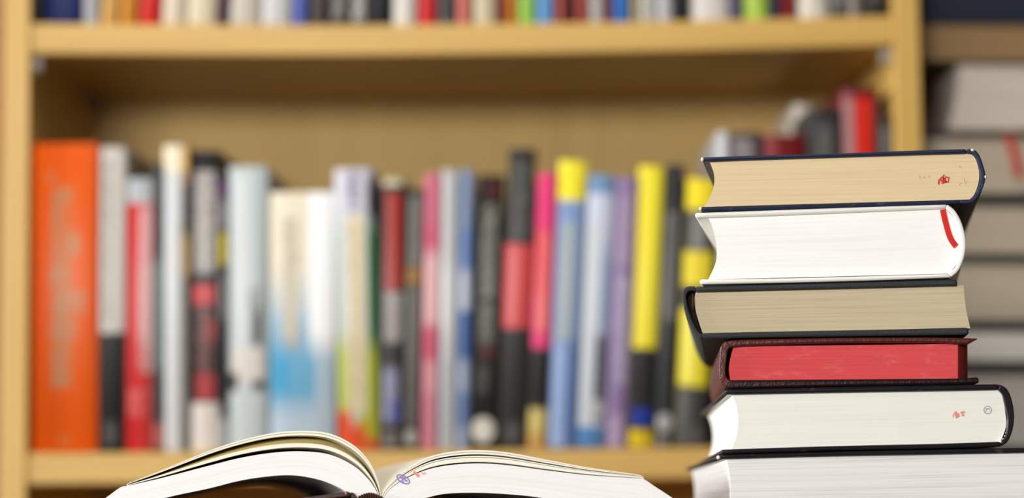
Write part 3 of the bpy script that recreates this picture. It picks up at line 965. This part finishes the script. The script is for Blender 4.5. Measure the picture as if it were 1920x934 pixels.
# stamps
el = []
for i in range(25):
    a = 2 * math.pi * i / 24
    u_, v_ = 13 * math.cos(a), 6.5 * math.sin(a)
    el.append((756 + u_ * 0.86 - v_ * 0.5, 899 + u_ * 0.5 + v_ * 0.86))
ink('round_stamp', [(el, 2.6), ([(748, 895), (756, 898), (764, 903)], 3.0), ([(752, 901), (758, 904)], 2.4), ([(752, 893), (760, 897)], 2.2)], Y0, M_INK_PURPLE, ob)
ink('ink_stamp', [([(775, 885), (781, 889), (786, 894)], 5.5), ([(790, 886), (796, 890)], 2.2), ([(795, 885), (799, 889)], 1.6)], Y0, plain('salmon_ink', (240, 150, 140), 0.6), ob)

# ------------------------------------------------------------------ far stack beside the bookcase
YS = 1.795
zc = at(1850, 1010, YS).z
XS0, XS1 = pR + T_SIDE + 0.004, pR + T_SIDE + 0.44
cab = thing('side_cabinet', 'low beech cabinet beside the bookcase under the far stack', 'cabinet', ((XS0 + XS1) / 2, 1.9, 0))
box('body', (XS0, 1.775, 0.0), (XS1, 2.05, zc - 0.02), M_WOOD_Z, cab, 0.002)
box('cabinet_top', (XS0, 1.75, zc - 0.02), (XS1, 2.055, zc), M_WOOD_X, cab, 0.002)
box('door', (XS0 + 0.012, 1.742, 0.06), (XS1 - 0.012, 1.76, zc - 0.035), M_WOOD_Z, cab, 0.002)
GF = 'books lying in the far stack beside the bookcase'
P_FAR_GREY = paper('far_grey_pages', (194, 180, 158), (148, 134, 110), 16, 0.5, 6)
P_FAR_TAN = paper('far_tan_pages', (156, 126, 88), (116, 92, 62), 16, 0.5, 6)
P_FAR_PALE = paper('far_pale_pages', (250, 244, 234), (214, 204, 190), 16, 0.5, 6)
P_FAR_MID = paper('far_stone_pages', (216, 204, 190), (168, 156, 140), 16, 0.5, 6)
C_DK = plain('far_dark_cover', (40, 40, 42), 0.5)
C_NAVY = plain('far_navy_cover', (30, 36, 54), 0.5)
C_BLK = plain('far_black_cover', (14, 14, 15), 0.6)
C_OLIVE = plain('far_olive_cover', (96, 84, 58), 0.6)
C_GREY = plain('far_grey_cover', (122, 114, 104), 0.6)


def far_book(label, y0, y1, cover, page, xl=1700, ct=9, slope=0, spine=False, xr=2090, yaw=0.0):
    """flat book between pixel rows y0 (top) and y1 (bottom) with its head facing the camera"""
    base = at((xl + xr) / 2, y1, YS)
    t = thing('lying_book', label, 'book', base + Vector((0, 0.05, 0)), GF)
    dv = Vector((math.sin(R(yaw)), math.cos(R(yaw)), 0)) * 0.105
    n = 12
    P = []
    for j in range(n):
        s = j / (n - 1)
        y = y1 - ct + (y0 + ct - y1 + ct) * s
        cc = 7 * (1 - (2 * s - 1) ** 2)
        P.append([at(xl + 8 + slope * s + cc * 0.6 + (xr - xl - 20 - slope * s) * u, y, YS + 0.003) for u in (0, 0.25, 0.5, 0.75, 1)])
    grid_solid('page_block', P, dv * 0.95, page, t, 0, 50)
    strip('cover_board', [(xl + slope, y0 + ct), (xr, y0 + ct)], [(xl + slope, y0), (xr, y0)], YS, dv, cover, t, 4, 0.001)
    strip('cover_board', [(xl, y1), (xr, y1)], [(xl, y1 - ct), (xr, y1 - ct)], YS, dv, cover, t, 4, 0.001)
    ym = (y0 + y1) / 2
    strip('spine', [(xr - 4, y0 + 4), (xr + 4, ym), (xr - 4, y1 - 4)], [(xr, y0), (xr + 12, ym), (xr, y1)], YS, dv, cover, t, 8, 0.0006)
    return t


far_book('thick greyish book at foot of the far stack, behind bottom books', 846, 1010, C_DK, P_FAR_GREY)
far_book('pale grey book second from foot of the far stack', 694, 845, C_GREY, P_FAR_PALE, 1706)
far_book('slim white paged book with dark cover in the far stack', 606, 693, C_DK, P_FAR_PALE, 1694, 16)
far_book('tan grey book in middle of the far stack', 490, 605, C_GREY, P_FAR_GREY, 1704, 6)
far_book('grey paged book with dark upper cover in the far stack', 372, 489, C_DK, P_FAR_GREY, 1700, 14)
tr = far_book('far stack book with red ribbon hanging over its pages', 250, 371, C_DK, P_FAR_GREY, 1698, 9)
A, B = stroke('r', [(1890, 252), (1898, 275), (1905, 300), (1910, 332)], 16, YS - 0.004, None, None)
grid_solid('ribbon_marker', [A, B] if (B[0].x < A[0].x) else [B, A], (0, 0.0008, 0), cloth('far_red_ribbon', (190, 50, 36), (206, 70, 50), 900, 0.6, 0.3), tr, 0)
far_book('pale paged book with slanting left edge in the far stack', 116, 249, C_OLIVE, P_FAR_MID, 1770, 6, 20)
tt = far_book('tan paged book second from top of the far stack', 44, 115, C_OLIVE, P_FAR_TAN, 1700, 3)
far_book('dark navy book on top of the far stack', -70, 43, C_NAVY, C_NAVY, 1696, 12)
